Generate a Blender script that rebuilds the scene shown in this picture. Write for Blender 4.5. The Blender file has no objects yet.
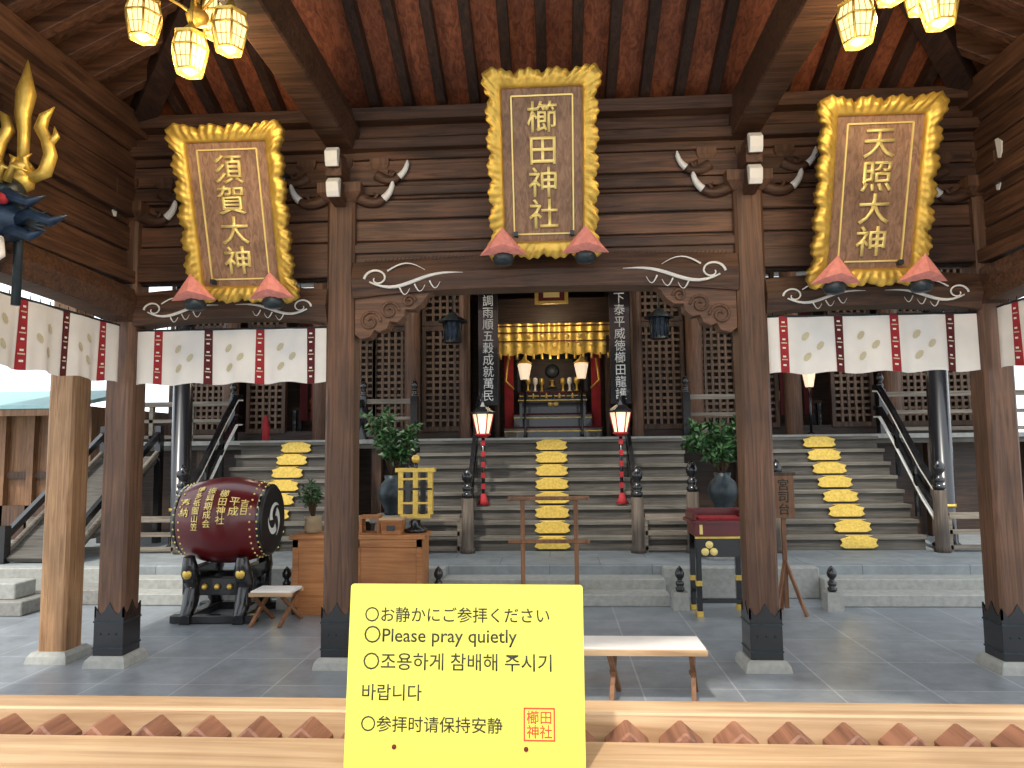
import bpy, bmesh, math, random
from mathutils import Matrix, Vector
random.seed(7)
R=math.radians
C=bpy.context.scene.collection
bpy.context.scene.view_settings.view_transform='Standard'

# ---------------------------------------------------------------- materials
def new_mat(name):
    m=bpy.data.materials.new(name); m.use_nodes=True
    nt=m.node_tree; return m,nt,nt.nodes['Principled BSDF']
def s2l(c):
    return tuple(((x/255)/12.92 if x/255<=.04045 else ((x/255+.055)/1.055)**2.4) for x in c)+(1,)
def plain(name,rgb,rough=.5,metal=0,var=.15,scale=12,bump=0.0,coat=0):
    m,nt,b=new_mat(name); N=nt.nodes; L=nt.links
    tc=N.new('ShaderNodeTexCoord'); n=N.new('ShaderNodeTexNoise'); n.inputs['Scale'].default_value=scale; n.inputs['Detail'].default_value=5
    L.new(tc.outputs['Object'],n.inputs['Vector'])
    r=N.new('ShaderNodeValToRGB'); c=s2l(rgb)
    r.color_ramp.elements[0].color=tuple(x*(1-var) for x in c[:3])+(1,); r.color_ramp.elements[1].color=tuple(min(1,x*(1+var)) for x in c[:3])+(1,)
    r.color_ramp.elements[0].position=.3; r.color_ramp.elements[1].position=.7
    L.new(n.outputs['Fac'],r.inputs['Fac']); L.new(r.outputs['Color'],b.inputs['Base Color'])
    b.inputs['Roughness'].default_value=rough; b.inputs['Metallic'].default_value=metal
    if coat: b.inputs['Coat Weight'].default_value=coat
    if bump:
        bp=N.new('ShaderNodeBump'); bp.inputs['Strength'].default_value=bump; bp.inputs['Distance'].default_value=.02
        L.new(n.outputs['Fac'],bp.inputs['Height']); L.new(bp.outputs['Normal'],b.inputs['Normal'])
    return m
def wood(name,c1,c2,axis='X',rough=.55,k=1.0,bump=.25):
    m,nt,b=new_mat(name); N=nt.nodes; L=nt.links
    tc=N.new('ShaderNodeTexCoord'); mp=N.new('ShaderNodeMapping')
    sc=[16*k,16*k,16*k]; sc['XYZ'.index(axis)]=.8*k
    mp.inputs['Scale'].default_value=sc; L.new(tc.outputs['Object'],mp.inputs['Vector'])
    n=N.new('ShaderNodeTexNoise'); n.inputs['Scale'].default_value=1.6; n.inputs['Detail'].default_value=9; n.inputs['Roughness'].default_value=.6; n.inputs['Distortion'].default_value=1.4
    L.new(mp.outputs['Vector'],n.inputs['Vector'])
    n2=N.new('ShaderNodeTexNoise'); n2.inputs['Scale'].default_value=1.6; n2.inputs['Detail'].default_value=4; L.new(tc.outputs['Object'],n2.inputs['Vector'])
    r=N.new('ShaderNodeValToRGB'); r.color_ramp.elements[0].color=s2l(c1); r.color_ramp.elements[1].color=s2l(c2)
    r.color_ramp.elements[0].position=.36; r.color_ramp.elements[1].position=.64
    L.new(n.outputs['Fac'],r.inputs['Fac'])
    r2=N.new('ShaderNodeValToRGB'); r2.color_ramp.elements[0].color=(.5,.47,.45,1); r2.color_ramp.elements[1].color=(1.05,1.02,1,1)
    r2.color_ramp.elements[0].position=.3; r2.color_ramp.elements[1].position=.65
    L.new(n2.outputs['Fac'],r2.inputs['Fac'])
    mx=N.new('ShaderNodeMix'); mx.data_type='RGBA'; mx.blend_type='MULTIPLY'; mx.inputs[0].default_value=.8
    L.new(r.outputs['Color'],mx.inputs[6]); L.new(r2.outputs['Color'],mx.inputs[7])
    L.new(mx.outputs[2],b.inputs['Base Color'])
    b.inputs['Roughness'].default_value=rough
    bp=N.new('ShaderNodeBump'); bp.inputs['Strength'].default_value=bump; bp.inputs['Distance'].default_value=.01
    L.new(n.outputs['Fac'],bp.inputs['Height']); L.new(bp.outputs['Normal'],b.inputs['Normal'])
    return m
def tiles(name,c1,c2,cm,bw,bh,mort=.008,rough=.6,off=0.0):
    m,nt,b=new_mat(name); N=nt.nodes; L=nt.links
    tc=N.new('ShaderNodeTexCoord'); br=N.new('ShaderNodeTexBrick'); br.offset=off
    br.inputs['Scale'].default_value=1; br.inputs['Brick Width'].default_value=bw; br.inputs['Row Height'].default_value=bh
    br.inputs['Mortar Size'].default_value=mort; br.inputs['Color1'].default_value=s2l(c1); br.inputs['Color2'].default_value=s2l(c2); br.inputs['Mortar'].default_value=s2l(cm)
    L.new(tc.outputs['Object'],br.inputs['Vector'])
    n=N.new('ShaderNodeTexNoise'); n.inputs['Scale'].default_value=4; n.inputs['Detail'].default_value=10; n.inputs['Roughness'].default_value=.7; L.new(tc.outputs['Object'],n.inputs['Vector'])
    r=N.new('ShaderNodeValToRGB'); r.color_ramp.elements[0].color=(.6,.6,.6,1); r.color_ramp.elements[1].color=(1.15,1.15,1.15,1); r.color_ramp.elements[0].position=.3; r.color_ramp.elements[1].position=.7
    L.new(n.outputs['Fac'],r.inputs['Fac'])
    mx=N.new('ShaderNodeMix'); mx.data_type='RGBA'; mx.blend_type='MULTIPLY'; mx.inputs[0].default_value=.85
    L.new(br.outputs['Color'],mx.inputs[6]); L.new(r.outputs['Color'],mx.inputs[7]); L.new(mx.outputs[2],b.inputs['Base Color'])
    b.inputs['Roughness'].default_value=rough
    return m
def emit(name,rgb,st):
    m,nt,b=new_mat(name); b.inputs['Base Color'].default_value=s2l(rgb); b.inputs['Emission Color'].default_value=s2l(rgb); b.inputs['Emission Strength'].default_value=st
    return m

M={}
M['board']=wood('wall_board_wood',(62,41,29),(112,77,54),'X')
M['board2']=wood('wall_board_wood_pale',(76,51,36),(128,90,65),'X')
M['beamx']=wood('beam_wood_x',(58,38,27),(104,72,51),'X')
M['beamy']=wood('beam_wood_y',(64,42,30),(110,76,54),'Y')
M['col']=wood('column_wood',(82,56,40),(122,87,63),'Z')
M['post']=wood('sunlit_tone_post_wood',(146,106,72),(196,154,110),'Z')  # sunlight on the left post is put into this paler wood colour
M['ceil']=wood('ceiling_board_wood',(112,60,40),(168,100,68),'Y')
M['raft']=wood('rafter_wood',(38,25,20),(70,47,35),'Y')
M['raftx']=wood('rafter_wood_x',(66,43,31),(110,75,54),'X')
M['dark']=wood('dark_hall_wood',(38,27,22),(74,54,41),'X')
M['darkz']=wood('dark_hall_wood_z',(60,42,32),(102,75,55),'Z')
M['lat']=wood('lattice_wood',(98,78,62),(148,122,100),'Z')
M['light']=wood('light_box_wood',(184,148,110),(220,188,148),'X',k=.8)
M['lightd']=wood('brown_slat_wood',(120,80,62),(168,118,92),'Y')  # browner and darker than the rest of the box wood
M['orange']=wood('hinoki_wood',(168,106,58),(204,142,86),'X',k=.6)
M['rackw']=wood('brown_stand_wood',(120,80,52),(160,114,78),'Z',k=.6)
M['plq']=wood('plaque_wood',(128,96,74),(172,136,108),'Z',k=1.2)
M['gold']=plain('gold_leaf',(230,194,96),.42,.65,.15,18,.2)
M['goldfr']=plain('gold_frame_leaf',(222,182,84),.42,.6,.2,11,.25)
M['goldtx']=plain('gold_paint',(250,224,140),.4,.3,.06)
M['pad']=plain('gold_step_plate',(226,192,92),.42,.45,.18,34,.25)
M['black']=plain('black_lacquer',(24,24,27),.25,0,.2,8,coat=.4)
M['iron']=plain('dark_bronze',(54,62,66),.4,.5,.2,20,.1)
M['bluei']=plain('blue_black_paint',(40,58,80),.35,.3,.35,20,.3)
M['red']=plain('red_lacquer',(96,18,22),.3,0,.15,6,coat=.25)
M['redc']=plain('red_cloth',(160,38,44),.8)
M['dred']=plain('dark_red_cloth',(92,26,30),.85)
M['pink']=plain('pink_cloth',(232,146,132),.8,0,.12,30,.2)
M['white']=plain('white_paint',(236,234,228),.6,0,.04)
M['cloth']=plain('white_cloth',(240,236,230),.85,0,.05,6)
M['crest']=plain('crest_print',(206,196,166),.9,0,.1)
M['step']=wood('weathered_step_wood',(66,64,59),(102,98,91),'X',rough=.7)
M['nose']=wood('worn_step_nosing',(92,89,82),(130,126,117),'X',rough=.7)
M['rail']=wood('weathered_rail_wood',(108,100,88),(156,146,132),'X',rough=.7)
M['newel']=wood('newel_wood',(70,62,54),(112,100,88),'Z',rough=.7)
M['stone']=plain('granite',(136,134,128),.8,0,.2,25,.15)
M['stonel']=plain('pale_granite',(162,162,156),.8,0,.14,20,.1)
M['floor']=tiles('stone_floor_tiles',(136,143,150),(148,154,160),(178,182,186),.62,.62,.006,.3)
M['plat']=tiles('platform_paving',(144,150,152),(154,160,162),(116,120,124),1.1,.5,.006,.7,.5)
M['ground']=plain('gravel_ground',(170,166,156),.9,0,.15,30,.3)
M['yel']=plain('yellow_paper',(220,210,84),.35,0,.01,4)
M['ink']=plain('black_ink',(44,44,30),.6)
M['seal']=plain('red_seal_ink',(216,70,40),.6)
M['leaf']=plain('green_leaf',(46,82,40),.45,0,.4,14)
M['stem']=plain('brown_stem',(80,60,40),.8)
M['copper']=plain('green_copper_roof',(150,188,188),.6,.1,.1,5)
M['skin']=plain('drum_skin_black',(30,24,24),.45,0,.1)
M['lamp']=emit('lantern_glass',(255,222,160),1.25)
M['lampw']=emit('white_lantern_glass',(255,226,190),.8)
M['plaster']=plain('plaster',(170,150,120),.85)
M['wall2']=wood('outer_building_wood',(112,78,52),(158,116,80),'Z')

# ---------------------------------------------------------------- mesh builder
class B:
    def __init__(s,name,parent=None):
        s.name=name; s.v=[]; s.f=[]; s.mi=[]; s.sm=[]; s.mats=[]; s.M=Matrix.Identity(4); s.parent=parent
    def m(s,k):
        if k not in s.mats: s.mats.append(k)
        return s.mats.index(k)
    def add(s,vs,fs,k,smooth=False):
        o=len(s.v); mi=s.m(k)
        for p in vs: s.v.append(tuple(s.M@Vector(p)))
        for f in fs: s.f.append(tuple(i+o for i in f)); s.mi.append(mi); s.sm.append(smooth)
    def box(s,x0,x1,y0,y1,z0,z1,k):
        s.add([(x0,y0,z0),(x1,y0,z0),(x1,y1,z0),(x0,y1,z0),(x0,y0,z1),(x1,y0,z1),(x1,y1,z1),(x0,y1,z1)],
              [(0,3,2,1),(4,5,6,7),(0,1,5,4),(1,2,6,5),(2,3,7,6),(3,0,4,7)],k)
    def taper(s,c,z0,z1,a0,a1,k,b0=None,b1=None):
        b0=a0 if b0 is None else b0; b1=a1 if b1 is None else b1; x,y=c
        s.add([(x-a0,y-b0,z0),(x+a0,y-b0,z0),(x+a0,y+b0,z0),(x-a0,y+b0,z0),(x-a1,y-b1,z1),(x+a1,y-b1,z1),(x+a1,y+b1,z1),(x-a1,y+b1,z1)],
              [(0,3,2,1),(4,5,6,7),(0,1,5,4),(1,2,6,5),(2,3,7,6),(3,0,4,7)],k)
    def bar(s,p,q,w,h,k,up=(0,0,1)):
        p=Vector(p);q=Vector(q); d=(q-p); u=Vector(up); sx=d.cross(u)
        if sx.length<1e-6: sx=Vector((1,0,0))
        sx.normalize(); u2=sx.cross(d).normalized(); vs=[]
        for a in (p,q):
            for i,j in((-1,-1),(1,-1),(1,1),(-1,1)): vs.append(a+sx*i*w/2+u2*j*h/2)
        s.add(vs,[(0,1,2,3),(7,6,5,4),(0,4,5,1),(1,5,6,2),(2,6,7,3),(3,7,4,0)],k)
    def tube(s,pts,rs,k,n=10,smooth=True,cap=True):
        pts=[Vector(p) for p in pts]
        if not hasattr(rs,'__len__'): rs=[rs]*len(pts)
        vs=[];fs=[]; prev=None
        for i,p in enumerate(pts):
            d=(pts[min(i+1,len(pts)-1)]-pts[max(i-1,0)]).normalized()
            if prev is None:
                a=Vector((0,0,1)) if abs(d.z)<.9 else Vector((1,0,0)); u=d.cross(a).normalized()
            else:
                u=(prev-d*prev.dot(d)).normalized()
            prev=u; w=d.cross(u)
            for j in range(n):
                t=2*math.pi*j/n; vs.append(p+(u*math.cos(t)+w*math.sin(t))*rs[i])
        for i in range(len(pts)-1):
            for j in range(n):
                fs.append((i*n+j,i*n+(j+1)%n,(i+1)*n+(j+1)%n,(i+1)*n+j))
        if cap: fs.append(tuple(range(n))[::-1]); fs.append(tuple((len(pts)-1)*n+j for j in range(n)))
        s.add(vs,fs,k,smooth)
    def lathe(s,prof,c,k,n=20,axis=None,smooth=True):
        vs=[];fs=[]; A=Matrix.Identity(3)
        if axis is not None: A=Vector((0,0,1)).rotation_difference(Vector(axis)).to_matrix()
        c=Vector(c)
        for r,z in prof:
            for j in range(n):
                t=2*math.pi*j/n; vs.append(c+A@Vector((r*math.cos(t),r*math.sin(t),z)))
        for i in range(len(prof)-1):
            for j in range(n): fs.append((i*n+j,i*n+(j+1)%n,(i+1)*n+(j+1)%n,(i+1)*n+j))
        fs.append(tuple(range(n))[::-1]); fs.append(tuple((len(prof)-1)*n+j for j in range(n)))
        s.add(vs,fs,k,smooth)
    def prism(s,poly,t0,t1,k,plane='xz'):
        n=len(poly)
        def P(a,b,t): return (a,t,b) if plane=='xz' else ((t,a,b) if plane=='yz' else (a,b,t))
        vs=[P(a,b,t0) for a,b in poly]+[P(a,b,t1) for a,b in poly]
        fs=[tuple(range(n)),tuple(range(2*n-1,n-1,-1))]+[(i,i+n,(i+1)%n+n,(i+1)%n) for i in range(n)]
        s.add(vs,fs,k)
    def ball(s,c,r,k,n=12,sq=(1,1,1)):
        vs=[];fs=[]; m=n//2
        for i in range(m+1):
            a=math.pi*i/m
            for j in range(n):
                t=2*math.pi*j/n; vs.append((c[0]+r*sq[0]*math.sin(a)*math.cos(t),c[1]+r*sq[1]*math.sin(a)*math.sin(t),c[2]+r*sq[2]*math.cos(a)))
        for i in range(m):
            for j in range(n): fs.append((i*n+j,(i+1)*n+j,(i+1)*n+(j+1)%n,i*n+(j+1)%n))
        s.add(vs,fs,k,True)
    def build(s,bevel=0):
        me=bpy.data.meshes.new(s.name); me.from_pydata(s.v,[],s.f)
        for k in s.mats: me.materials.append(M[k])
        me.polygons.foreach_set('material_index',s.mi); me.polygons.foreach_set('use_smooth',s.sm)
        me.update()
        bm=bmesh.new(); bm.from_mesh(me); bmesh.ops.recalc_face_normals(bm,faces=bm.faces); bm.to_mesh(me); bm.free()
        o=bpy.data.objects.new(s.name,me); C.objects.link(o)
        if s.parent: o.parent=s.parent
        if bevel:
            b=o.modifiers.new('bev','BEVEL'); b.width=bevel; b.segments=1; b.limit_method='ANGLE'; b.angle_limit=R(50)
        return o

def text(name,body,w,h,mtx,mat,parent,extrude=.004,align='LEFT',anchor='c',spacing=1.0,off=0.0):
    """Text laid in local XY, fitted into a w x h box (None = keep aspect), placed by mtx."""
    cu=bpy.data.curves.new(name,'FONT'); cu.body=body; cu.size=1; cu.align_x=align; cu.space_line=spacing; cu.resolution_u=3; cu.offset=off
    o=bpy.data.objects.new(name,cu); C.objects.link(o); bpy.context.view_layer.update()
    dg=bpy.context.evaluated_depsgraph_get(); me=bpy.data.meshes.new_from_object(o.evaluated_get(dg))
    bpy.data.objects.remove(o)
    xs=[v.co.x for v in me.vertices]; ys=[v.co.y for v in me.vertices]
    if not xs: return
    W=max(xs)-min(xs); H=max(ys)-min(ys); sx=(w/W) if w else h/H; sy=(h/H) if h else sx
    ox=(min(xs)+max(xs))/2 if anchor=='c' else min(xs); oy=(min(ys)+max(ys))/2
    bm=bmesh.new(); bm.from_mesh(me)
    for v in bm.verts: v.co=Vector(((v.co.x-ox)*sx,(v.co.y-oy)*sy,0))
    r=bmesh.ops.extrude_face_region(bm,geom=bm.faces[:])
    for g in r['geom']:
        if isinstance(g,bmesh.types.BMVert): g.co.z+=extrude
    bm.to_mesh(me); bm.free(); me.transform(mtx); me.materials.clear(); me.materials.append(M[mat])
    ob=bpy.data.objects.new(name,me); C.objects.link(ob)
    if parent: ob.parent=parent
    return ob
def face(x,y,z): return Matrix.Translation((x,y,z))@Matrix.Rotation(R(90),4,'X')

CX=1.55; OX=3.28; FY=5.45   # column grid
# ---------------------------------------------------------------- floor / ground
b=B('floor'); b.box(-9,9,-3,7.39,-.12,0,'floor'); b.build()
b=B('ground'); b.box(-30,30,-20,40,-.3,-.13,'ground'); b.build()

# ---------------------------------------------------------------- columns
def column(x,y,top=3.62,w=.215,mat='col',shoe=True,name='wooden_column'):
    b=B(name); h=w/2
    b.taper((x,y),0,.05,h+.055,h+.045,'stonel'); b.taper((x,y),.05,.08,h+.045,h+.02,'stonel')
    c=.022
    poly=[(-h+c,-h),(h-c,-h),(h,-h+c),(h,h-c),(h-c,h),(-h+c,h),(-h,h-c),(-h,-h+c)]
    b.prism([(x+p,y+q) for p,q in poly],.08,top,mat,'xy')
    if shoe:
        g=h+.006
        b.box(x-g,x+g,y-g,y+g,.08,.36,'black')
        zz=[(-g,.36),(g,.36),(g,.44),(g*.6,.38),(g*.3,.41),(0,.47),(-g*.3,.41),(-g*.6,.38),(-g,.44)]
        b.prism([(x+p,q) for p,q in zz],y-g,y-g+.012,'black'); b.prism([(x+p,q) for p,q in zz],y+g-.012,y+g,'black')
        b.prism([(y+p,q) for p,q in zz],x-g,x-g+.012,'black','yz'); b.prism([(y+p,q) for p,q in zz],x+g-.012,x+g,'black','yz')
        for z in(.13,.32): b.box(x-g-.005,x+g+.005,y-g-.005,y+g+.005,z,z+.012,'iron')
        for q in(-.06,0,.06): b.lathe([(.009,0),(.004,.006)],(x+q,y-g,.24),'iron',8,axis=(0,-1,0))
    b.build()
for x in(-CX,CX,-OX,OX): column(x,FY,3.5 if abs(x)<2 else 3.4)
for x in(-OX,OX): column(x,1.55,3.4)
column(-3.80,5.55,3.6,.22,'post',False,'sunlit_tone_wooden_post')  # looks sunlit through its lighter wood tone

# ---------------------------------------------------------------- capitals / brackets
def curl(b,p,d,L,r,up=1):
    d=Vector(d); p=Vector(p); pts=[];rs=[]
    for i in range(15):
        t=i/14; pts.append(p+d*L*(t-.12*max(0,t-.75)*4*(t-.75)*4)+Vector((0,0,L*(-.2*math.sin(t*3)+.42*t**3)))); rs.append(r*(1.15-.8*t) if i<14 else .004)
    b.tube(pts[:10],rs[:10],'beamx',8); b.tube(pts[9:],[q*1.03 for q in rs[9:]],'white',8)
    q=pts[5]; b.tube([q+Vector((0,0,.01)),q+d*.04+Vector((0,0,.06)),q-d*.01+Vector((0,0,.085))],[.022,.018,.004],'beamx',6)
def capital(x,y,z,name='bracket_capital'):
    b=B(name)
    b.taper((x,y),z,z+.06,.11,.17,'col'); b.box(x-.17,x+.17,y-.17,y+.17,z+.06,z+.14,'col')
    b.box(x-.36,x+.36,y-.07,y+.07,z+.14,z+.27,'beamx'); b.box(x-.06,x+.06,y-.3,y+.2,z+.14,z+.27,'beamy')
    for dx in(-.29,0,.29):
        b.taper((x+dx,y),z+.27,z+.31,.05,.075,'col'); b.box(x+dx-.075,x+dx+.075,y-.075,y+.075,z+.31,z+.36,'col')
    for z0,yy in((z-.02,.32),(z+.2,.36)):
        b.prism([(y-yy+.02,z0),(y-yy,z0+.03),(y-yy-.01,z0+.1),(y-yy+.03,z0+.14),(y-.12,z0+.14),(y-.12,z0-.02)],x-.045,x+.045,'beamy','yz')
        b.prism([(y-yy+.012,z0-.006),(y-yy-.008,z0+.03),(y-yy-.018,z0+.1),(y-yy+.03,z0+.145),(y-yy+.06,z0+.145),(y-yy+.04,z0)],x-.047,x+.047,'white','yz')
    for sx in(-1,1):
        curl(b,(x+sx*.13,y-.06,z+.05),(sx,-.12,0),.31,.048)
        curl(b,(x+sx*.27,y-.06,z+.22),(sx,-.12,0),.28,.042)
    b.build(.004)
for x in(-CX,CX): capital(x,FY,3.5)
for x in(-OX,OX): capital(x,FY,3.4)

# ---------------------------------------------------------------- transverse wall boards + rainbow beams
b=B('wall_front')
zs=[3.0,3.2,3.37,3.53,3.68,3.85,4.02,4.2]
for i in range(len(zs)-1):
    yo=.0 if i%2 else .014
    b.box(-OX,OX,FY-.04-yo,FY+.04,zs[i]+.007,zs[i+1]-.007,'board2' if i in(1,4) else 'board')
b.box(-OX,OX,FY-.02,FY+.03,2.9,4.2,'raft')
b.box(-OX-.2,OX+.2,FY-.12,FY+.1,3.92,4.0,'beamx')
b.box(-OX-.2,OX+.2,FY-.18,FY+.1,4.12,4.22,'beamx')
b.box(-OX,OX,FY-.08,FY+.08,3.56,3.63,'beamx')
b.box(-CX,CX,FY-.08,FY+.08,3.1,3.17,'beamx')
for sx in(-1,1): b.box(min(sx*CX,sx*OX),max(sx*CX,sx*OX),FY-.08,FY+.08,2.92,3.06,'beamx')
b.build(.006)

def arch(b,x0,x1,y0,y1,zb,zt,camb,k,n=24):
    vs=[];fs=[]
    for i in range(n+1):
        t=i/n; u=abs(2*t-1); x=x0+(x1-x0)*t; e=camb*(1-u**3); tp=.035*(1-u*u)
        vs+=[(x,y0+.02*u,zb+e),(x,y1,zb+e),(x,y1,zt+tp),(x,y0+.02*u,zt+tp),(x,y0-.025,(zb+e+zt+tp)/2)]
    for i in range(n):
        a=i*5;c=a+5
        fs+=[(a,c,c+1,a+1),(a+1,c+1,c+2,a+2),(a+2,c+2,c+3,a+3),(a+3,c+3,c+4,a+4),(a+4,c+4,c,a)]
    fs+=[(0,1,2,3,4),tuple(n*5+j for j in(4,3,2,1,0))]
    b.add(vs,fs,k)
def swirl(b,x,y,z,sx,sc=1,k='white'):
    pts=[]
    for i in range(22):
        t=i/21; a=t*2.1*math.pi; r=.085*sc*(1-t*.8)
        pts.append((x+sx*(.05*sc-r*math.cos(a)),y,z+r*math.sin(a)*.8))
    b.tube(pts,[.009*sc*(1-.5*i/21) for i in range(22)],k,6)
    pts=[(x+sx*sc*(.0+.62*t),y,z+sc*(-.02-.07*math.sin(t*5)*(1-t)+.05*t)) for t in [i/14 for i in range(15)]]
    b.tube(pts,[.011*sc*math.sin(math.pi*min(1,.12+t*.88)) +.002 for t in [i/14 for i in range(15)]],k,6)
    pts=[(x+sx*sc*(.12+.25*t),y,z+sc*(.05+.05*math.sin(t*3.1))) for t in [i/8 for i in range(9)]]
    b.tube(pts,[.007*sc*(1-.7*i/8) for i in range(9)],k,6)
    for q in range(3):
        pts=[(x+sx*sc*(.2+.1*q+.07*t),y,z+sc*(-.06+.02*q-.05*math.sin(t*3))) for t in [i/6 for i in range(7)]]
        b.tube(pts,[.006*sc*(1-.7*i/6) for i in range(7)],k,5)
b=B('rainbow_beam')
arch(b,-CX+.1,CX-.1,FY-.13,FY+.1,2.74,3.02,.06,'beamx')
for sx in(-1,1): swirl(b,sx*(CX-.24),FY-.155,2.88,-sx,1.15)
for i in range(90):
    x=-1.35+2.7*i/89; b.tube([(x,FY-.15,3.0+.03*(1-(x/1.4)**2)),(x+.015,FY-.15,3.03+.03*(1-(x/1.4)**2))],.003,'raft',4)
b.build(.006)
for sx in(-1,1):
    b=B('side_rainbow_beam')
    x0,x1=min(sx*(CX+.1),sx*(OX-.1)),max(sx*(CX+.1),sx*(OX-.1))
    arch(b,x0,x1,FY-.12,FY+.1,2.56,2.82,.05,'beamx')
    swirl(b,x0+.14,FY-.15,2.68,1,.9); swirl(b,x1-.14,FY-.15,2.68,-1,.9)
    b.build(.006)
for sx in(-1,1):
    b=B('carved_cloud_bracket')
    out=[(0,0),(.0,-.36),(.05,-.40),(.12,-.38),(.15,-.32),(.19,-.34),(.25,-.31),(.27,-.25),(.33,-.26),(.38,-.21),(.39,-.15),(.46,-.15),(.52,-.1),(.56,-.03),(.6,0)]
    b.prism([(sx*(CX-.11-p),2.79+q*.9) for p,q in out],FY-.08,FY+.06,'board2')
    for (p,q,r) in((.12,-.25,.085),(.27,-.16,.075),(.42,-.08,.05)):
        pts=[(sx*(CX-.11-p-r*(1-t*.8)*math.cos(t*9)),FY-.09,2.79+q*.9+r*(1-t*.8)*math.sin(t*9)) for t in [i/20 for i in range(21)]]
        b.tube(pts,.012,'col',6)
    b.build(.008)

# ---------------------------------------------------------------- side walls
for sx in(-1,1):
    b=B('wall_left' if sx<0 else 'wall_right')
    zs=[2.98,3.16,3.36,3.56,3.76,3.96,4.16]
    for i in range(6):
        b.box(sx*OX-.04,sx*OX+.04+(.01 if i%2 else 0),1.55,FY,zs[i]+.007,zs[i+1]-.007,'beamy')
    b.box(sx*OX-.03,sx*OX+.03,1.55,FY,2.9,4.2,'raft')
    b.box(sx*OX-.14,sx*OX+.14,1.2,FY+.2,4.08,4.24,'beamy')
    b.box(sx*OX-.1,sx*OX+.1,1.2,FY+.1,3.42,3.54,'beamy')
    b.box(sx*OX-.1,sx*OX+.1,1.2,FY,2.9,3.0,'beamy')
    b.M=Matrix.Translation((sx*OX,0,0))@Matrix.Rotation(R(90)*(1),4,'Z')
    arch(b,1.68,FY-.1,-.12 ,.1,2.6,2.86,.06,'beamx')
    b.M=Matrix.Identity(4)
    b.build(.006)

# ---------------------------------------------------------------- ceiling (hipped, exposed rafters)
SL=.47; Z0=4.2
b=B('ceiling')
EY=FY+1.3; EX=OX+1.3; zE=Z0-SL*1.3+.1; ay=FY-OX; az=Z0+SL*OX+.1
th=.08
def slab(pts,k):
    n=len(pts); b.add([p for p in pts]+[(p[0],p[1],p[2]+th) for p in pts],[tuple(range(n)),tuple(range(2*n-1,n-1,-1))]+[(i,(i+1)%n,(i+1)%n+n,i+n) for i in range(n)],k)
slab([(-EX,EY,zE),(EX,EY,zE),(0,ay,az)],'ceil')
slab([(-EX,EY,zE),(0,ay,az),(0,1.3,az),(-EX,1.3,zE)],'raftx')
slab([(EX,EY,zE),(EX,1.3,zE),(0,1.3,az),(0,ay,az)],'raftx')
b.build()
b=B('ceiling_rafters')
zoff=.04
x=-3.1
while x<3.15:
    if abs(abs(x)-CX)>.1:
        yl=FY-(OX-abs(x))
        if OX-abs(x)>.2: b.bar((x,EY,Z0-SL*1.3+zoff),(x,yl,Z0+SL*(FY-yl)+zoff),.075,.11,'raft')
    x+=.26
y=1.5
while y<5.2:
    for sx in(-1,1):
        xe=max(0.02,OX-(FY-y))
        b.bar((sx*EX,y,Z0-SL*1.3+zoff),(sx*xe,y,Z0+SL*(OX-xe)+zoff),.075,.11,'raftx')
    y+=.27
for sx in(-1,1): b.bar((sx*EX,EY,Z0-SL*1.3+.0),(0,ay,Z0+SL*OX+.0),.16,.2,'raft')
b.build(.004)
for sx in(-1,1):
    b=B('tie_beam')
    b.M=Matrix.Translation((sx*CX,0,0))@Matrix.Rotation(R(90),4,'Z')
    arch(b,1.3,FY+.2,-.11,.11,3.9,4.22,.05,'beamx'); b.M=Matrix.Identity(4)
    o=b.build(.01)

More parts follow.
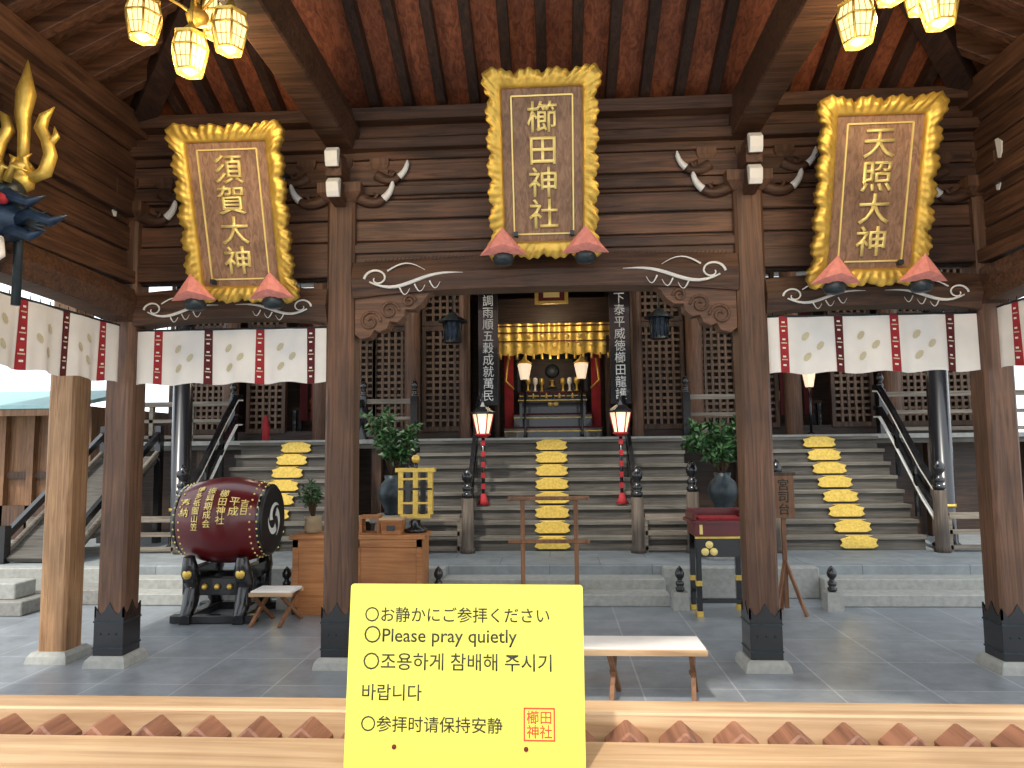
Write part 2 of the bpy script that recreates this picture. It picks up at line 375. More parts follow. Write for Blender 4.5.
# ---------------------------------------------------------------- shrine name plaques
def plaque(x,y,z,chars,tilt=18,W=.76,H=1.26,name='shrine_name_plaque'):
    T=Matrix.Translation((x,y,z))@Matrix.Rotation(R(90+tilt),4,'X')
    b=B(name); b.M=T
    iw,ih=W*.365,H*.41
    b.box(-iw-.03,iw+.03,-ih-.03,ih+.03,-.05,.0,'plq')
    fw,fh=iw*.76,ih*.9
    for s in(-1,1):
        b.box(s*fw-.005,s*fw+.005,-fh,fh,0,.01,'goldtx'); b.box(-fw,fw,s*fh-.005,s*fh+.005,0,.01,'goldtx')
    N=320; ow,oh=W/2,H/2; vs=[];fs=[]
    K=7
    def rp(t,a,bb):
        q=t*4; i=int(q)%4; u=q-int(q)
        return [(-a+2*a*u,-bb),(a,-bb+2*bb*u),(a-2*a*u,bb),(-a,bb-2*bb*u)][i],i,u
    for j in range(N):
        t=j/N; (ix,iy),i,u=rp(t,iw,ih); (ox_,oy_),_,_=rp(t,ow,oh)
        nn=(4 if i%2==0 else 7)
        ph=u*nn; fr_=ph-math.floor(ph)
        wv=.032*math.sin(math.pi*fr_)**.7-.024 + .007*math.sin(u*math.pi*nn*6)
        cor=max(0,(1-min(u,1-u)*8))*.035
        nx,ny=[(0,-1),(1,0),(0,1),(-1,0)][i]
        dx,dy=nx*(wv+cor),ny*(wv+cor)
        for k in range(K+1):
            s=k/K
            px=ix+(ox_+dx-ix)*s; py=iy+(oy_+dy-iy)*s
            pz=.012+.03*math.sin(math.pi*min(1,s*1.1)*.85)+.016*math.sin(math.pi*fr_)*s+.008*math.sin(u*math.pi*nn*6+s*5)*s+(.012 if k==1 else 0)
            vs.append((px,py,pz))
        vs.append((ox_+dx,oy_+dy,-.04)); vs.append((ix,iy,-.04))
    Q=K+3
    for j in range(N):
        a=j*Q; c=((j+1)%N)*Q
        for k in range(Q-1): fs.append((a+k,a+k+1,c+k+1,c+k))
        fs.append((a+Q-1,a,c,c+Q-1))
    b.add(vs,fs,'goldfr',True)
    b.M=Matrix.Identity(4)
    for q in(-.2,.2):
        b.bar((x+q,y-.1,z+.45),(x+q,FY-.06,z+.45),.03,.03,'iron'); b.bar((x+q,y+.1,z-.45),(x+q,FY-.06,z-.45),.03,.03,'iron')
    o=b.build()
    text('plaque_lettering',"\n".join(chars),None,H*.68,T@Matrix.Translation((0,0,.002)),'goldtx',o,.014,'CENTER',off=.009)
    for s in(-1,1):
        p=B('pink_silk_cover',o); c=(x+s*.285,y+.13,z-H/2*.9)
        vs=[(0,-.06,.12),(-.165,0,-.06),(-.09,-.07,-.03),(0,-.1,-.01),(.09,-.07,-.03),(.165,0,-.06),(0,.06,-.04),(0,-.03,-.06)]
        vs=[(c[0]+a,c[1]+bb-.12,c[2]+cc) for a,bb,cc in vs]
        p.add(vs,[(0,1,2),(0,2,3),(0,3,4),(0,4,5),(0,5,6),(0,6,1),(1,7,2),(2,7,3),(3,7,4),(4,7,5),(5,7,6),(6,7,1)],'pink')
        p.lathe([(.02,-.13),(.06,-.12),(.08,-.08),(.05,-.03)],(c[0],c[1]-.1,c[2]),'iron',12)
        p.build()
plaque(0.02,4.9,3.56,'櫛田神社')
plaque(-2.19,4.9,3.27,'須賀大神',W=.77,H=1.22)
plaque(2.27,4.9,3.29,'天照大神',W=.77,H=1.23)

# ---------------------------------------------------------------- curtains
def curtain(p0,p1,zt,zb,nrm,stripes,name='shrine_curtain'):
    b=B(name); p0=Vector(p0);p1=Vector(p1); d=p1-p0; L=d.length; nrm=Vector(nrm)
    def P(s,v,off=0):
        w=.018*math.sin(s*17+.5*math.sin(s*5))*(.25+.75*v)+.008*math.sin(s*41)*v
        base=p0+d*(s/L)+nrm*(w+off); z=zt+(zb-zt)*v+.008*math.sin(s*17)*v
        return (base.x,base.y,z)
    n=int(L*40); m=5; vs=[P(L*i/n,j/m) for i in range(n+1) for j in range(m+1)]
    b.add(vs,[(i*(m+1)+j,(i+1)*(m+1)+j,(i+1)*(m+1)+j+1,i*(m+1)+j+1) for i in range(n) for j in range(m)],'cloth',True)
    def patch(s0,s1,v0,v1,k,off=.004):
        n=4; vs=[];q=max(2,int((v1-v0)*6))
        for i in range(n+1):
            for j in range(q+1): vs.append(P(s0+(s1-s0)*i/n,v0+(v1-v0)*j/q,off))
        b.add(vs,[(i*(q+1)+j,(i+1)*(q+1)+j,(i+1)*(q+1)+j+1,i*(q+1)+j+1) for i in range(n) for j in range(q)],k)
    for i,s in enumerate(stripes):
        patch(s-.032,s+.032,-.02,1.0,'dred' if i%2 else 'redc')
        for q in range(6): patch(s-.014,s+.010,.08+q*.155,.11+q*.155,'cloth',.007)
        for q in range(3): patch(s-.022,s+.022,.16+q*.3,.18+q*.3,'crest',.007)
        s2=s+.21
        if s2<L-.05:
            vs=[]
            for (ds,dv) in((-.05,-.16),(.05,.02),(-.04,.2)):
                for j in range(8):
                    a=j*math.pi/4; e=.028*math.cos(a); f=.07*math.sin(a); vs.append(P(s2+ds+e,.5+dv+f-e*1.2,.005))
            b.add(vs,[tuple(range(q*8,q*8+8)) for q in range(3)],'crest')
    b.tube([tuple(p0)[:2]+(zt+.005,),tuple(p1)[:2]+(zt+.005,)],.008,'iron',6)
    k=int(L/.09)
    for i in range(k):
        s=(i+.5)*L/k; a=p0+d*(s/L); b.tube([(a.x,a.y,zt),(a.x,a.y,zt+.035)],.004,'iron',4)
    b.build()
yk=FY-.05
curtain((-OX+.11,yk,0),(-CX-.1,yk,0),2.53,2.11,(0,-1,0),[.17,.57,.98,1.38])
curtain((CX+.11,yk,0),(OX-.11,yk,0),2.54,2.12,(0,-1,0),[.12,.52,.92,1.32])
curtain((-OX+.02,FY-.15,0),(-OX+.02,1.7,0),2.56,2.12,(1,0,0),[.2,.6,1.0,1.4,1.8,2.2,2.6,3.0,3.4])
curtain((OX-.02,FY-.15,0),(OX-.02,1.7,0),2.56,2.12,(-1,0,0),[.2,.6,1.0,1.4,1.8,2.2,2.6,3.0,3.4])

# ---------------------------------------------------------------- ceiling lantern clusters
def hexlan(b,c,r=.1,h=.2):
    x,y,z=c; N=6
    for i in range(N):
        a0=i*math.pi/3;a1=(i+1)*math.pi/3
        def q(a,rr,zz): return (x+rr*math.cos(a),y+rr*math.sin(a),zz)
        t0,t1,m0,m1,l0,l1=q(a0,r*.8,z+h/2),q(a1,r*.8,z+h/2),q(a0,r,z+h*.12),q(a1,r,z+h*.12),q(a0,r*.7,z-h/2),q(a1,r*.7,z-h/2)
        b.add([t0,t1,m1,m0],[(0,1,2,3)],'lamp'); b.add([m0,m1,l1,l0],[(0,1,2,3)],'lamp')
        for p,s in((t0,m0),(m0,l0),(t0,t1),(l0,l1),(m0,m1)): b.tube([p,s],.007,'gold',5)
        for fr in(.33,.66):
            e=Vector(l0).lerp(Vector(l1),fr); f=Vector(m0).lerp(Vector(m1),fr); g=Vector(t0).lerp(Vector(t1),fr); b.tube([e,f,g],.0025,'gold',4)
        b.tube([Vector(l0).lerp(Vector(m0),.5),Vector(l1).lerp(Vector(m1),.5)],.0025,'gold',4)
    b.lathe([(r*.9,z+h*.5),(r*.94,z+h*.56),(r*.5,z+h*.66),(r*.2,z+h*.85),(.012,z+h*.95)],(x,y,0),'gold',6,smooth=False)
    b.lathe([(r*.72,z-h*.5),(r*.4,z-h*.56),(.01,z-h*.6)],(x,y,0),'gold',6,smooth=False)
def cluster(x,y,z,pos,name='lantern_chandelier'):
    b=B(name)
    b.tube([(x,y,z),(x,y,4.9)],.012,'gold',8); b.lathe([(.01,0),(.05,.02),(.06,.06),(.02,.12)],(x,y,z-.05),'gold',12)
    for px,py,pz in pos:
        dx,dy=px-x,py-y
        pts=[(x,y,z),(x+dx*.3,y+dy*.3,z+.05),(x+dx*.7,y+dy*.7,z+.1),(px,py,pz+.24),(px,py,pz+.17)]
        b.tube(pts,.009,'gold',6); hexlan(b,(px,py,pz),.095,.19)
        L=bpy.data.lights.new('lantern_bulb','POINT'); L.energy=10; L.color=(1,.74,.42); L.shadow_soft_size=.07
        o=bpy.data.objects.new('lantern_bulb',L); o.location=(px,py,pz-.2); C.objects.link(o)
    b.build()
cluster(-1.82,3.6,3.93,[(-2.06,3.5,3.86),(-1.8,3.5,3.66),(-1.59,3.5,3.77),(-1.86,3.9,4.1)])
cluster(1.82,3.6,4.02,[(1.6,3.5,3.67),(2.0,3.5,3.75),(1.82,3.6,3.95),(2.15,3.95,4.1)])

# ---------------------------------------------------------------- trident + guardian carving at far left
b=B('golden_trident')
x,y,z=-3.04,3.95,3.18
b.tube([(x,y,2.45),(x,y,3.3)],.026,'iron',10)
b.lathe([(.03,0),(.065,.03),(.07,.08),(.04,.11),(.065,.14),(.04,.18)],(x,y,z-.05),'gold',14)
b.tube([(x,y,z+.1),(x,y,z+.3),(x-.015,y,z+.42),(x,y,z+.55),(x,y,z+.76)],[.03,.034,.045,.055,.002],'gold',10)
for s in(-1,1):
    pts=[(x,y,z+.1),(x+s*.07,y,z+.03),(x+s*.14,y,z+.06),(x+s*.17,y,z+.16),(x+s*.14,y,z+.26),(x+s*.10,y,z+.33),(x+s*.12,y,z+.40),(x+s*.18,y,z+.46)]
    b.tube(pts,[.032,.036,.04,.038,.034,.036,.03,.003],'gold',10)
    b.tube([(x+s*.15,y,z+.22),(x+s*.2,y,z+.28),(x+s*.185,y,z+.34)],[.024,.02,.002],'gold',8)
    b.tube([(x+s*.05,y-.02,z+.06),(x+s*.03,y-.03,z+.14),(x+s*.07,y-.02,z+.17)],[.02,.018,.003],'gold',8)
b.build()
b=B('guardian_carving')
b.ball((-3.1,3.88,2.93),.17,'bluei',16,(1.1,.8,.75)); b.ball((-3.05,3.85,3.08),.1,'iron',14)
for i,(a,c,d) in enumerate([(-3.1,3.8,3.0),(-3.0,3.85,2.9),(-3.12,3.85,2.82)]):
    b.tube([(a,c,d),(a+.12,c-.02,d+.05),(a+.24,c-.02,d+.0),(a+.32,c,d+.04)],[.05,.04,.03,.006],'bluei',8)
for i in range(5):
    a=-.6+i*.3; b.tube([(-2.92,3.84,2.9),(-2.86,3.82,2.9+.05*math.sin(a)),(-2.78,3.82,2.9+.1*math.sin(a))],[.022,.016,.003],'iron',7)
for i in range(3): b.tube([(-3.08+.05*i,3.76,3.12),(-3.05+.06*i,3.74,3.2),(-3.0+.07*i,3.76,3.17)],[.025,.02,.003],'gold',8)
b.bar((-3.23,3.95,2.85),(-3.05,3.95,2.85),.12,.12,'beamx'); b.ball((-3.0,3.76,3.02),.035,'redc',10)
b.tube([(-3.05,3.8,2.8),(-3.0,3.76,2.7),(-3.05,3.74,2.62)],[.035,.03,.004],'white',8)
b.build()

# ---------------------------------------------------------------- offering box (foreground)
b=B('offering_box')
W=2.4
b.box(-W,W,1.16,1.42,.92,1.045,'light'); b.box(-W,W,1.50,1.575,.9,1.068,'light')
b.box(-W,W,1.18,1.21,.1,.92,'light'); b.box(-W,W,1.52,1.55,.1,.9,'light'); b.box(-W,-W+.05,1.18,1.55,.1,1.0,'light'); b.box(W-.05,W,1.18,1.55,.1,1.0,'light')
b.box(-W,W,1.42,1.50,.9,1.0,'light')
x=-W+.06
while x<W-.05:
    b.prism([(x-.042,1.0),(x-.042,1.022),(x,1.058),(x+.042,1.022),(x+.042,1.0)],1.43,1.505,'lightd'); x+=.106
for x in(-W+.1,0,W-.1): b.box(x-.08,x+.08,1.2,1.53,0,.1,'light')
for x in(-1.8,-.6,.6,1.8): b.box(x-.05,x+.05,1.15,1.18,.1,.92,'lightd')
b.build(.004)

# ---------------------------------------------------------------- yellow sign
T=Matrix.Translation((-.094,1.302,1.199))@Matrix.Rotation(R(.3),4,'Y')@Matrix.Rotation(R(90-6),4,'X')
b=B('yellow_notice_sign'); b.M=T; w,h=.210,.156
def rr(w,h,r):
    o=[]
    for cx,cy,a0 in((w-r,h-r,0),(-w+r,h-r,90),(-w+r,-h+r,180),(w-r,-h+r,270)):
        for i in range(5): a=R(a0+i*22.5); o.append((cx+r*math.cos(a),cy+r*math.sin(a)))
    return o
b.prism(rr(w,h,.006),-.004,0,'yel','xy')
for x,y in((-.122,-.118),(.108,-.118)): b.lathe([(.004,0),(.004,.002),(.002,.003)],(x,y,0),'dred',12)
sq=(.131,-.078)
for s in(-1,1):
    b.box(sq[0]+s*.026-.0013,sq[0]+s*.026+.0013,sq[1]-.027,sq[1]+.027,0,.0006,'seal'); b.box(sq[0]-.027,sq[0]+.027,sq[1]+s*.026-.0013,sq[1]+s*.026+.0013,0,.0006,'seal')
sg=b.build()
for body,wd,y in(("〇お静かにご参拝ください",.332,.103),("〇Please pray quietly",.274,.066),("〇조용하게 참배해 주시기",.335,.023),("바랍니다",.106,-.029),("〇参拝时请保持安静",.249,-.081)):
    text('notice_text',body,wd,None,T@Matrix.Translation((-.182,y,0)),'ink',sg,.0005,anchor='l',off=.006)
text('seal_text',"櫛田\n神社",.044,.045,T@Matrix.Translation((sq[0],sq[1],0)),'seal',sg,.0005,off=.006)

# ---------------------------------------------------------------- hall platform, steps
PZ=.32; VL=-6.5; VR=6.9
b=B('stone_platform')
b.box(-6.75,9,7.95,18,-.1,PZ,'plat'); b.box(-9,-6.75,7.95,10.3,-.1,PZ,'plat')
b.box(-9,9,7.4,7.96,-.12,0,'floor')
for x0,x1 in((-9,-4.65),(-3.3,-1.13),(1.2,2.8),(4.9,9)):
    b.box(x0,x1,7.8,7.96,0,PZ-.003,'stonel')
for x0,x1 in((-4.65,-3.3),(-1.13,1.2),(2.8,4.9)):
    b.box(x0,x1,7.4,7.68,0,.12,'stonel'); b.box(x0,x1,7.68,7.96,0,.22,'stonel')
b.box(-6.2,-4.7,7.41,7.8,0,.16,'stone')
b.build(.01)
b=B('stone_block'); b.box(-6.2,-5.15,6.9,7.3,0,.14,'stone'); b.box(-6.2,-5.3,7.0,7.3,.14,.3,'stonel'); b.build(.01)

def giboshi(b,x,y,z,s=1,k='black'):
    b.lathe([(.045*s,0),(.06*s,.02*s),(.06*s,.05*s),(.04*s,.06*s),(.055*s,.09*s),(.055*s,.12*s),(.035*s,.14*s),(.03*s,.16*s),(.06*s,.2*s),(.062*s,.24*s),(.04*s,.29*s),(.004*s,.33*s)],(x,y,z),k,14)
for x in(-2.66,-1.11,1.28,2.74):
    b=B('stone_bollard'); b.taper((x,7.3),0,.17,.08,.07,'stonel'); giboshi(b,x,7.3,.17,.75); b.build()

def stair(x0,x1,name,pc=None,n=8):
    b=B(name); y0=9.0; run=.165; rise=(1.70-PZ)/n
    for i in range(n):
        zt=PZ+rise*(i+1); y1=y0+run*n-.075
        b.box(x0,x1,y0+run*i,min(y1,y0+run*(i+1)+.04),zt-.045,zt,'nose'); b.box(x0+.01,x1-.01,y0+run*i+.03,y1,zt-rise,zt-.045,'step')
        if pc is not None:
            w=.225
            o=[(-w,.0),(-w+.03,.04),(-w+.005,.08),(-w+.07,.098),(-w+.12,.118),(w-.12,.118),(w-.07,.098),(w-.005,.08),(w-.03,.04),(w,.0),(w-.06,-.028),(-w+.06,-.028)]
            b.prism([(pc+p,zt-.118+q) for p,q in o],y0+run*i-.014,y0+run*i-.002,'pad')
            b.prism([(pc-w+.06,y0+run*i-.012),(pc+w-.06,y0+run*i-.012),(pc+w-.1,y0+run*i+.05),(pc-w+.1,y0+run*i+.05)],zt,zt+.006,'pad','xy')
    b.build(.004)
stair(-1.85,1.85,'wooden_staircase',.03)
stair(-4.45,-2.8,'wooden_staircase',-3.62)
stair(2.8,4.5,'wooden_staircase',3.7)

b=B('veranda')
b.box(VL,VR,10.25,11.69,1.6,1.72,'step'); b.box(VL,VR,10.22,10.27,1.67,1.73,'stonel')
b.box(VL,VR,10.6,10.7,PZ,1.6,'dark')
x=VL+.1
while x<VR: b.box(x-.07,x+.07,10.33,10.47,PZ,1.6,'darkz'); x+=1.3
b.build()
b=B('floor_hall'); b.box(VL,VR,11.7,15.55,1.55,1.718,'dark'); b.build()

def railing(b,x0,x1,y,z,h=.6,k='rail',posts=True):
    for t in(.12,.55,1.0):
        b.bar((x0,y,z+h*t),(x1,y,z+h*t),.06 if t<1 else .075,.05 if t<1 else .07,k)
    n=max(1,int((x1-x0)/.6))
    for i in range(n+1):
        x=x0+(x1-x0)*i/n; b.box(x-.03,x+.03,y-.03,y+.03,z,z+h,k)
b=B('veranda_railing')
for x0,x1 in((VL,-4.65),(-2.7,-1.95),(1.95,2.7),(4.65,VR)):
    railing(b,x0,x1,10.36,1.73,.55)
    for xx in(x0,x1): b.box(xx-.05,xx+.05,10.3,10.42,1.73,2.35,'black'); giboshi(b,xx,10.36,2.33,.8)
b.build()
b=B('platform_railing')
for x0,x1 in((-6.6,-4.7),(-2.6,-1.1),(1.15,2.6),(4.7,7.5)):
    railing(b,x0,x1,8.9,PZ,.42)
b.build()
for x in(-4.6,-2.68,-1.72,-1.0,1.06,1.72,2.72,4.6):
    b=B('newel_post'); hh=.72 if abs(x)>1.2 else .66; b.lathe([(.09,0),(.09,.06),(.075,.07),(.075,hh)],(x,8.86,PZ),'newel',14); giboshi(b,x,8.86,PZ+hh,1.15); b.build()
for x in(-4.55,-2.72,-1.0,1.06,2.76,4.58):
    b=B('stair_handrail'); big=abs(x)>4
    for off,k in(((.72,'black'),(.42,'black'),(.66,'white'),(.3,'white')) if big else ((.62,'black'),(.35,'black'))):
        pts=[(x,8.9,PZ+off+.05),(x,9.2,PZ+off+.3),(x,9.9,PZ+off+1.02),(x,10.25,1.72+off-.06),(x,10.4,1.72+off-.05)]
        for p,q in zip(pts,pts[1:]): b.bar(p,q,.05 if k=='black' else .055,.06 if k=='black' else .02,k)
    for yy in(9.35,9.8):
        zz=PZ+(yy-9)*1.06; b.box(x-.025,x+.025,yy-.025,yy+.025,zz,zz+.72,'black')
    b.build()

# ---------------------------------------------------------------- hall columns / facade
for x in(-4.78,4.8):
    b=B('black_round_column'); b.lathe([(.16,0),(.16,.05),(.125,.08),(.12,3.83)],(x,9.15,PZ),'black',20); b.lathe([(.128,0),(.128,.04)],(x,9.15,PZ+.5),'gold',20); b.build()
for x in(-5.2,-2.2,2.3,5.3,-1.35,1.4,-3.7,3.8):
    b=B('hall_column'); w=.13 if abs(x)>1.5 else .09
    b.prism([(x+w*math.cos(i*math.pi/8),11.45+w*math.sin(i*math.pi/8)) for i in range(16)],1.72,4.9,'col','xy'); b.build()
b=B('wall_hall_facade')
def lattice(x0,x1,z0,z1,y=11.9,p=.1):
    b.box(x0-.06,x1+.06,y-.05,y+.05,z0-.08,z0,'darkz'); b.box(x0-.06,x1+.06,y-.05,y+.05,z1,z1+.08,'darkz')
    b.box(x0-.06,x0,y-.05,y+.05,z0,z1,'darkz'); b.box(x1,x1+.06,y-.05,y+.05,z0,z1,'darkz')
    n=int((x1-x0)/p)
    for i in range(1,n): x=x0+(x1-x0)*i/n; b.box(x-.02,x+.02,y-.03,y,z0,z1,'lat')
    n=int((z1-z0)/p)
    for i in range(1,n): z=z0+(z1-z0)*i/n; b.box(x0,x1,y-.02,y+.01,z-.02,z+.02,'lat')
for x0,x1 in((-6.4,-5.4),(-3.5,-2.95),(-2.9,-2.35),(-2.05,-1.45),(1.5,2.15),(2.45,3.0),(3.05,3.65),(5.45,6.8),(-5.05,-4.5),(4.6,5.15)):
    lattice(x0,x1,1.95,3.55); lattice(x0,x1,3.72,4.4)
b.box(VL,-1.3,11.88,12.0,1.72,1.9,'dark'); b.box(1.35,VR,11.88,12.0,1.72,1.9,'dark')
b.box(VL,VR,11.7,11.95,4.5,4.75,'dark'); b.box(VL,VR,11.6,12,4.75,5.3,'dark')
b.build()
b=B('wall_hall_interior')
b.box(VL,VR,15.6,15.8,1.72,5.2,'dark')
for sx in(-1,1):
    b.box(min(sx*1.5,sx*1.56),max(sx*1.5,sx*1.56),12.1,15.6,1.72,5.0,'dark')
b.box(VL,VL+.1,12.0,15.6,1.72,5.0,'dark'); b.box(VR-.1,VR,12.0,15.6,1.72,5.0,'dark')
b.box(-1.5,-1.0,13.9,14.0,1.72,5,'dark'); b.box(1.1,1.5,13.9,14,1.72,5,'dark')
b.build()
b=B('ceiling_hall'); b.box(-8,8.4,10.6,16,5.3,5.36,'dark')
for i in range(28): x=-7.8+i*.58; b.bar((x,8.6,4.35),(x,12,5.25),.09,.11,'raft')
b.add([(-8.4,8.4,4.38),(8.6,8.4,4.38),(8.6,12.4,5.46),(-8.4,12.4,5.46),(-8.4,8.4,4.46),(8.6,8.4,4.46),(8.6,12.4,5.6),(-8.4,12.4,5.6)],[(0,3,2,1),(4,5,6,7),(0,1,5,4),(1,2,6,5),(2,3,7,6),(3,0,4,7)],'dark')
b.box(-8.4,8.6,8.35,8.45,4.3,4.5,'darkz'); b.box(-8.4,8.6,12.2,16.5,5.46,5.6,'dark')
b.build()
b=B('veranda_eave_beam'); b.box(VL,VR,9.05,9.25,4.15,4.4,'darkz'); b.build()
for x in(-4.15,4.2):
    b=B('red_hall_banner')
    for k,(dx,c) in enumerate(((-.2,'dred'),(0,'redc'),(.2,'dred'))):
        b.box(x+dx-.07,x+dx+.07,12.5,12.52,2.1,4.4,c)
    b.box(x-.35,x+.35,12.48,12.54,4.4,4.46,'darkz'); b.tube([(x-.3,12.51,4.46),(x-.3,12.51,5.3)],.01,'iron',5); b.tube([(x+.3,12.51,4.46),(x+.3,12.51,5.3)],.01,'iron',5); b.build()
    b=B('offering_table'); b.box(x-.5,x+.5,12.7,13.1,2.3,2.35,'darkz')
    for dx in(-.45,.45):
        for yy in(12.75,13.05): b.box(x+dx-.03,x+dx+.03,yy-.03,yy+.03,1.72,2.3,'black')
    for j in range(5): b.lathe([(.05,0),(.02,.03),(.05,.12),(.03,.18)],(x-.36+j*.18,12.9,2.35),'gold',10)
    b.build()

for x,t in((-.94,'風調雨順五穀成就萬民'),(1.11,'天下泰平威徳櫛田龍護')):
    b=B('calligraphy_board'); b.box(x-.155,x+.155,11.15,11.2,2.25,4.25,'black'); b.box(x-.17,x+.17,11.16,11.21,4.22,4.27,'darkz')
    b.tube([(x-.1,11.18,4.25),(x-.1,11.18,5.0)],.008,'iron',5); b.tube([(x+.1,11.18,4.25),(x+.1,11.18,5.0)],.008,'iron',5)
    o=b.build(); text('board_text',"\n".join(t),.17,1.85,face(x,11.148,3.24),'white',o,.003,'CENTER',off=.004)
b=B('small_gold_plaque'); b.box(-.21,.33,11.5,11.54,3.90,4.22,'gold'); b.box(-.15,.27,11.485,11.5,3.95,4.17,'dred'); b.box(-.07,.19,11.47,11.486,4.0,4.12,'goldtx'); b.bar((-.14,11.54,4.2),(-.14,11.62,4.8),.03,.03,'iron'); b.bar((.26,11.54,4.2),(.26,11.62,4.8),.03,.03,'iron'); b.build()
for x,y,z in((-1.48,11.0,3.42),(1.70,11.0,3.42)):
    b=B('hanging_iron_lantern')
    b.lathe([(.15,0),(.13,.03),(.13,.05)],(x,y,z-.2),'iron',6,smooth=False); b.lathe([(.24,0),(.2,.04),(.1,.1),(.03,.16)],(x,y,z+.12),'iron',6,smooth=False)
    b.lathe([(.11,0),(.13,.3)],(x,y,z-.16),'bluei',6,smooth=False)
    for i in range(6):
        a=i*math.pi/3; b.tube([(x+.125*math.cos(a),y+.125*math.sin(a),z-.18),(x+.15*math.cos(a),y+.15*math.sin(a),z+.13)],.012,'iron',5)
        a+=math.pi/6; b.tube([(x+.115*math.cos(a),y+.115*math.sin(a),z-.18),(x+.125*math.cos(a),y+.125*math.sin(a),z+.13)],.007,'iron',5)
    b.tube([(x,y,z+.26),(x,y,4.9)],.01,'iron',5); b.build()

# ---------------------------------------------------------------- altar
b=B('altar')
for i,(w,z0,z1,y) in enumerate(((.85,1.72,1.95,12.6),(.7,1.95,2.2,13.0),(.62,2.2,2.62,13.4))):
    b.box(.05-w,.05+w,y,13.9,z0,z1,'black'); b.box(.05-w-.02,.05+w+.02,y-.02,13.9,z1-.03,z1,'dred'); b.box(.05-w,.05+w,y-.025,y-.02,z1-.09,z1-.07,'gold')
for (dx,dz) in((0,.04),(-.05,-.04),(.05,-.04)): b.lathe([(.05,0),(.05,.012)],(.06+dx,13.38,2.42+dz),'goldtx',14,axis=(0,-1,0))
b.box(-.55,.65,12.55,12.85,2.38,2.44,'black'); b.box(-.55,.65,12.54,12.555,2.4,2.415,'gold')
for xx in(-.5,.6): b.box(xx-.02,xx+.02,12.6,12.64,1.95,2.38,'black')
b.box(-.42,.52,13.6,13.9,2.62,3.35,'black'); b.box(-.34,.44,13.58,13.6,2.68,3.25,'dark')
b.lathe([(.11,0),(.13,.02),(.11,.04)],(.05,13.55,3.02),'iron',20,axis=(0,-1,0)); b.lathe([(.08,0),(.03,.03),(.03,.1),(.06,.12)],(.05,13.5,2.72),'gold',12)
for sx in(-1,1):
    for j,dx in enumerate((.2,.32,.45)):
        b.lathe([(.05,0),(.02,.03),(.02,.12),(.05,.16),(.045,.24),(.02,.26)],(.05+sx*dx,13.45-.1*j,2.62),'gold' if j!=1 else 'white',10)
    b.box(.05+sx*.8-.08,.05+sx*.8+.08,13.2,13.4,1.72,3.5,'redc'); b.box(.05+sx*1.0-.04,.05+sx*1.0+.04,13.0,13.2,1.72,3.6,'darkz')
    b.box(.05+sx*.62-.03,.05+sx*.62+.03,13.3,13.34,2.62,3.3,'black')
    b.tube([(.05+sx*.7,13.1,2.65),(.05+sx*.85,13.1,2.8),(.05+sx*.8,13.1,3.2)],.02,'gold',8)
for i in range(9): b.lathe([(.03,0),(.012,.03),(.02,.07),(.005,.1)],(-.4+i*.115,12.7,2.44),'gold' if i%2 else 'iron',8)
b.box(-.95,1.05,13.91,13.95,1.72,4.2,'dark')
b.build()
b=B('gold_brocade_valance')
n=60; vs=[]
for i in range(n+1):
    x=-.93+2.06*i/n; yy=13.0+.02*math.sin(i*1.1); e=.05*abs(math.sin(i*math.pi/12))
    vs+=[(x,yy,3.84),(x,yy,3.30-e)]
b.add(vs,[(2*i,2*i+2,2*i+3,2*i+1) for i in range(n)],'gold',True)
for z in(3.78,3.66,3.5): b.box(-.93,1.13,12.96,12.975,z,z+.02,'dred')
for i in range(14): x=-.88+i*.15; b.lathe([(.008,.05),(.022,.03),(.025,-.06)],(x,12.95,3.24),'gold',8)
for i in range(9):
    for j in range(2): b.lathe([(.04,0),(.03,.012)],(-.8+i*.225,12.96,3.6-j*.16),'goldtx',10,axis=(0,-1,0))
b.box(-1.0,1.15,12.98,13.05,3.84,4.3,'dark')
b.build()
for x in(-.42,.55):
    b=B('altar_lamp'); b.lathe([(.12,0),(.03,.04),(.02,.1),(.02,1.0),(.05,1.03)],(x,12.3,1.72),'black',12); b.lathe([(.07,0),(.12,.25),(.1,.27)],(x,12.3,2.75),'lampw',6,smooth=False); b.lathe([(.14,0),(.04,.08),(.01,.14)],(x,12.3,3.02),'gold',6,smooth=False); b.build()

for x in(-.86,.93):
    b=B('standing_lantern'); y=9.42; z0=.86
    b.tube([(x,y,z0),(x,y,1.78)],.022,'black',8); b.lathe([(.09,0),(.05,.06),(.03,.14)],(x,y,z0),'redc',10)
    for i in range(5): b.box(x-.026,x+.026,y-.026,y+.026,z0+.2+i*.14,z0+.27+i*.14,'redc')
    b.lathe([(.03,0),(.1,.04),(.1,.06)],(x,y,1.72),'redc',6,smooth=False)
    b.lathe([(.08,0),(.135,.25)],(x,y,1.78),'lampw',6,smooth=False)
    for i in range(6):
        a=i*math.pi/3; b.tube([(x+.083*math.cos(a),y+.083*math.sin(a),1.78),(x+.138*math.cos(a),y+.138*math.sin(a),2.03)],.009,'redc',5)
    b.lathe([(.18,0),(.155,.03),(.06,.1),(.02,.16),(.02,.2)],(x,y,2.03),'black',6,smooth=False)
    b.tube([(x,y,2.2),(x,y,2.32)],.012,'black',6); b.build()
for x in(-3.35,3.9):
    b=B('standing_lantern'); y=11.0
    b.tube([(x,y,1.74),(x,y,2.45)],.02,'black',8); b.lathe([(.06,0),(.1,.22)],(x,y,2.45),'lampw',6,smooth=False); b.lathe([(.13,0),(.04,.08),(.01,.14)],(x,y,2.67),'black',6,smooth=False); b.lathe([(.12,0),(.03,.05)],(x,y,1.725),'black',10); b.build()
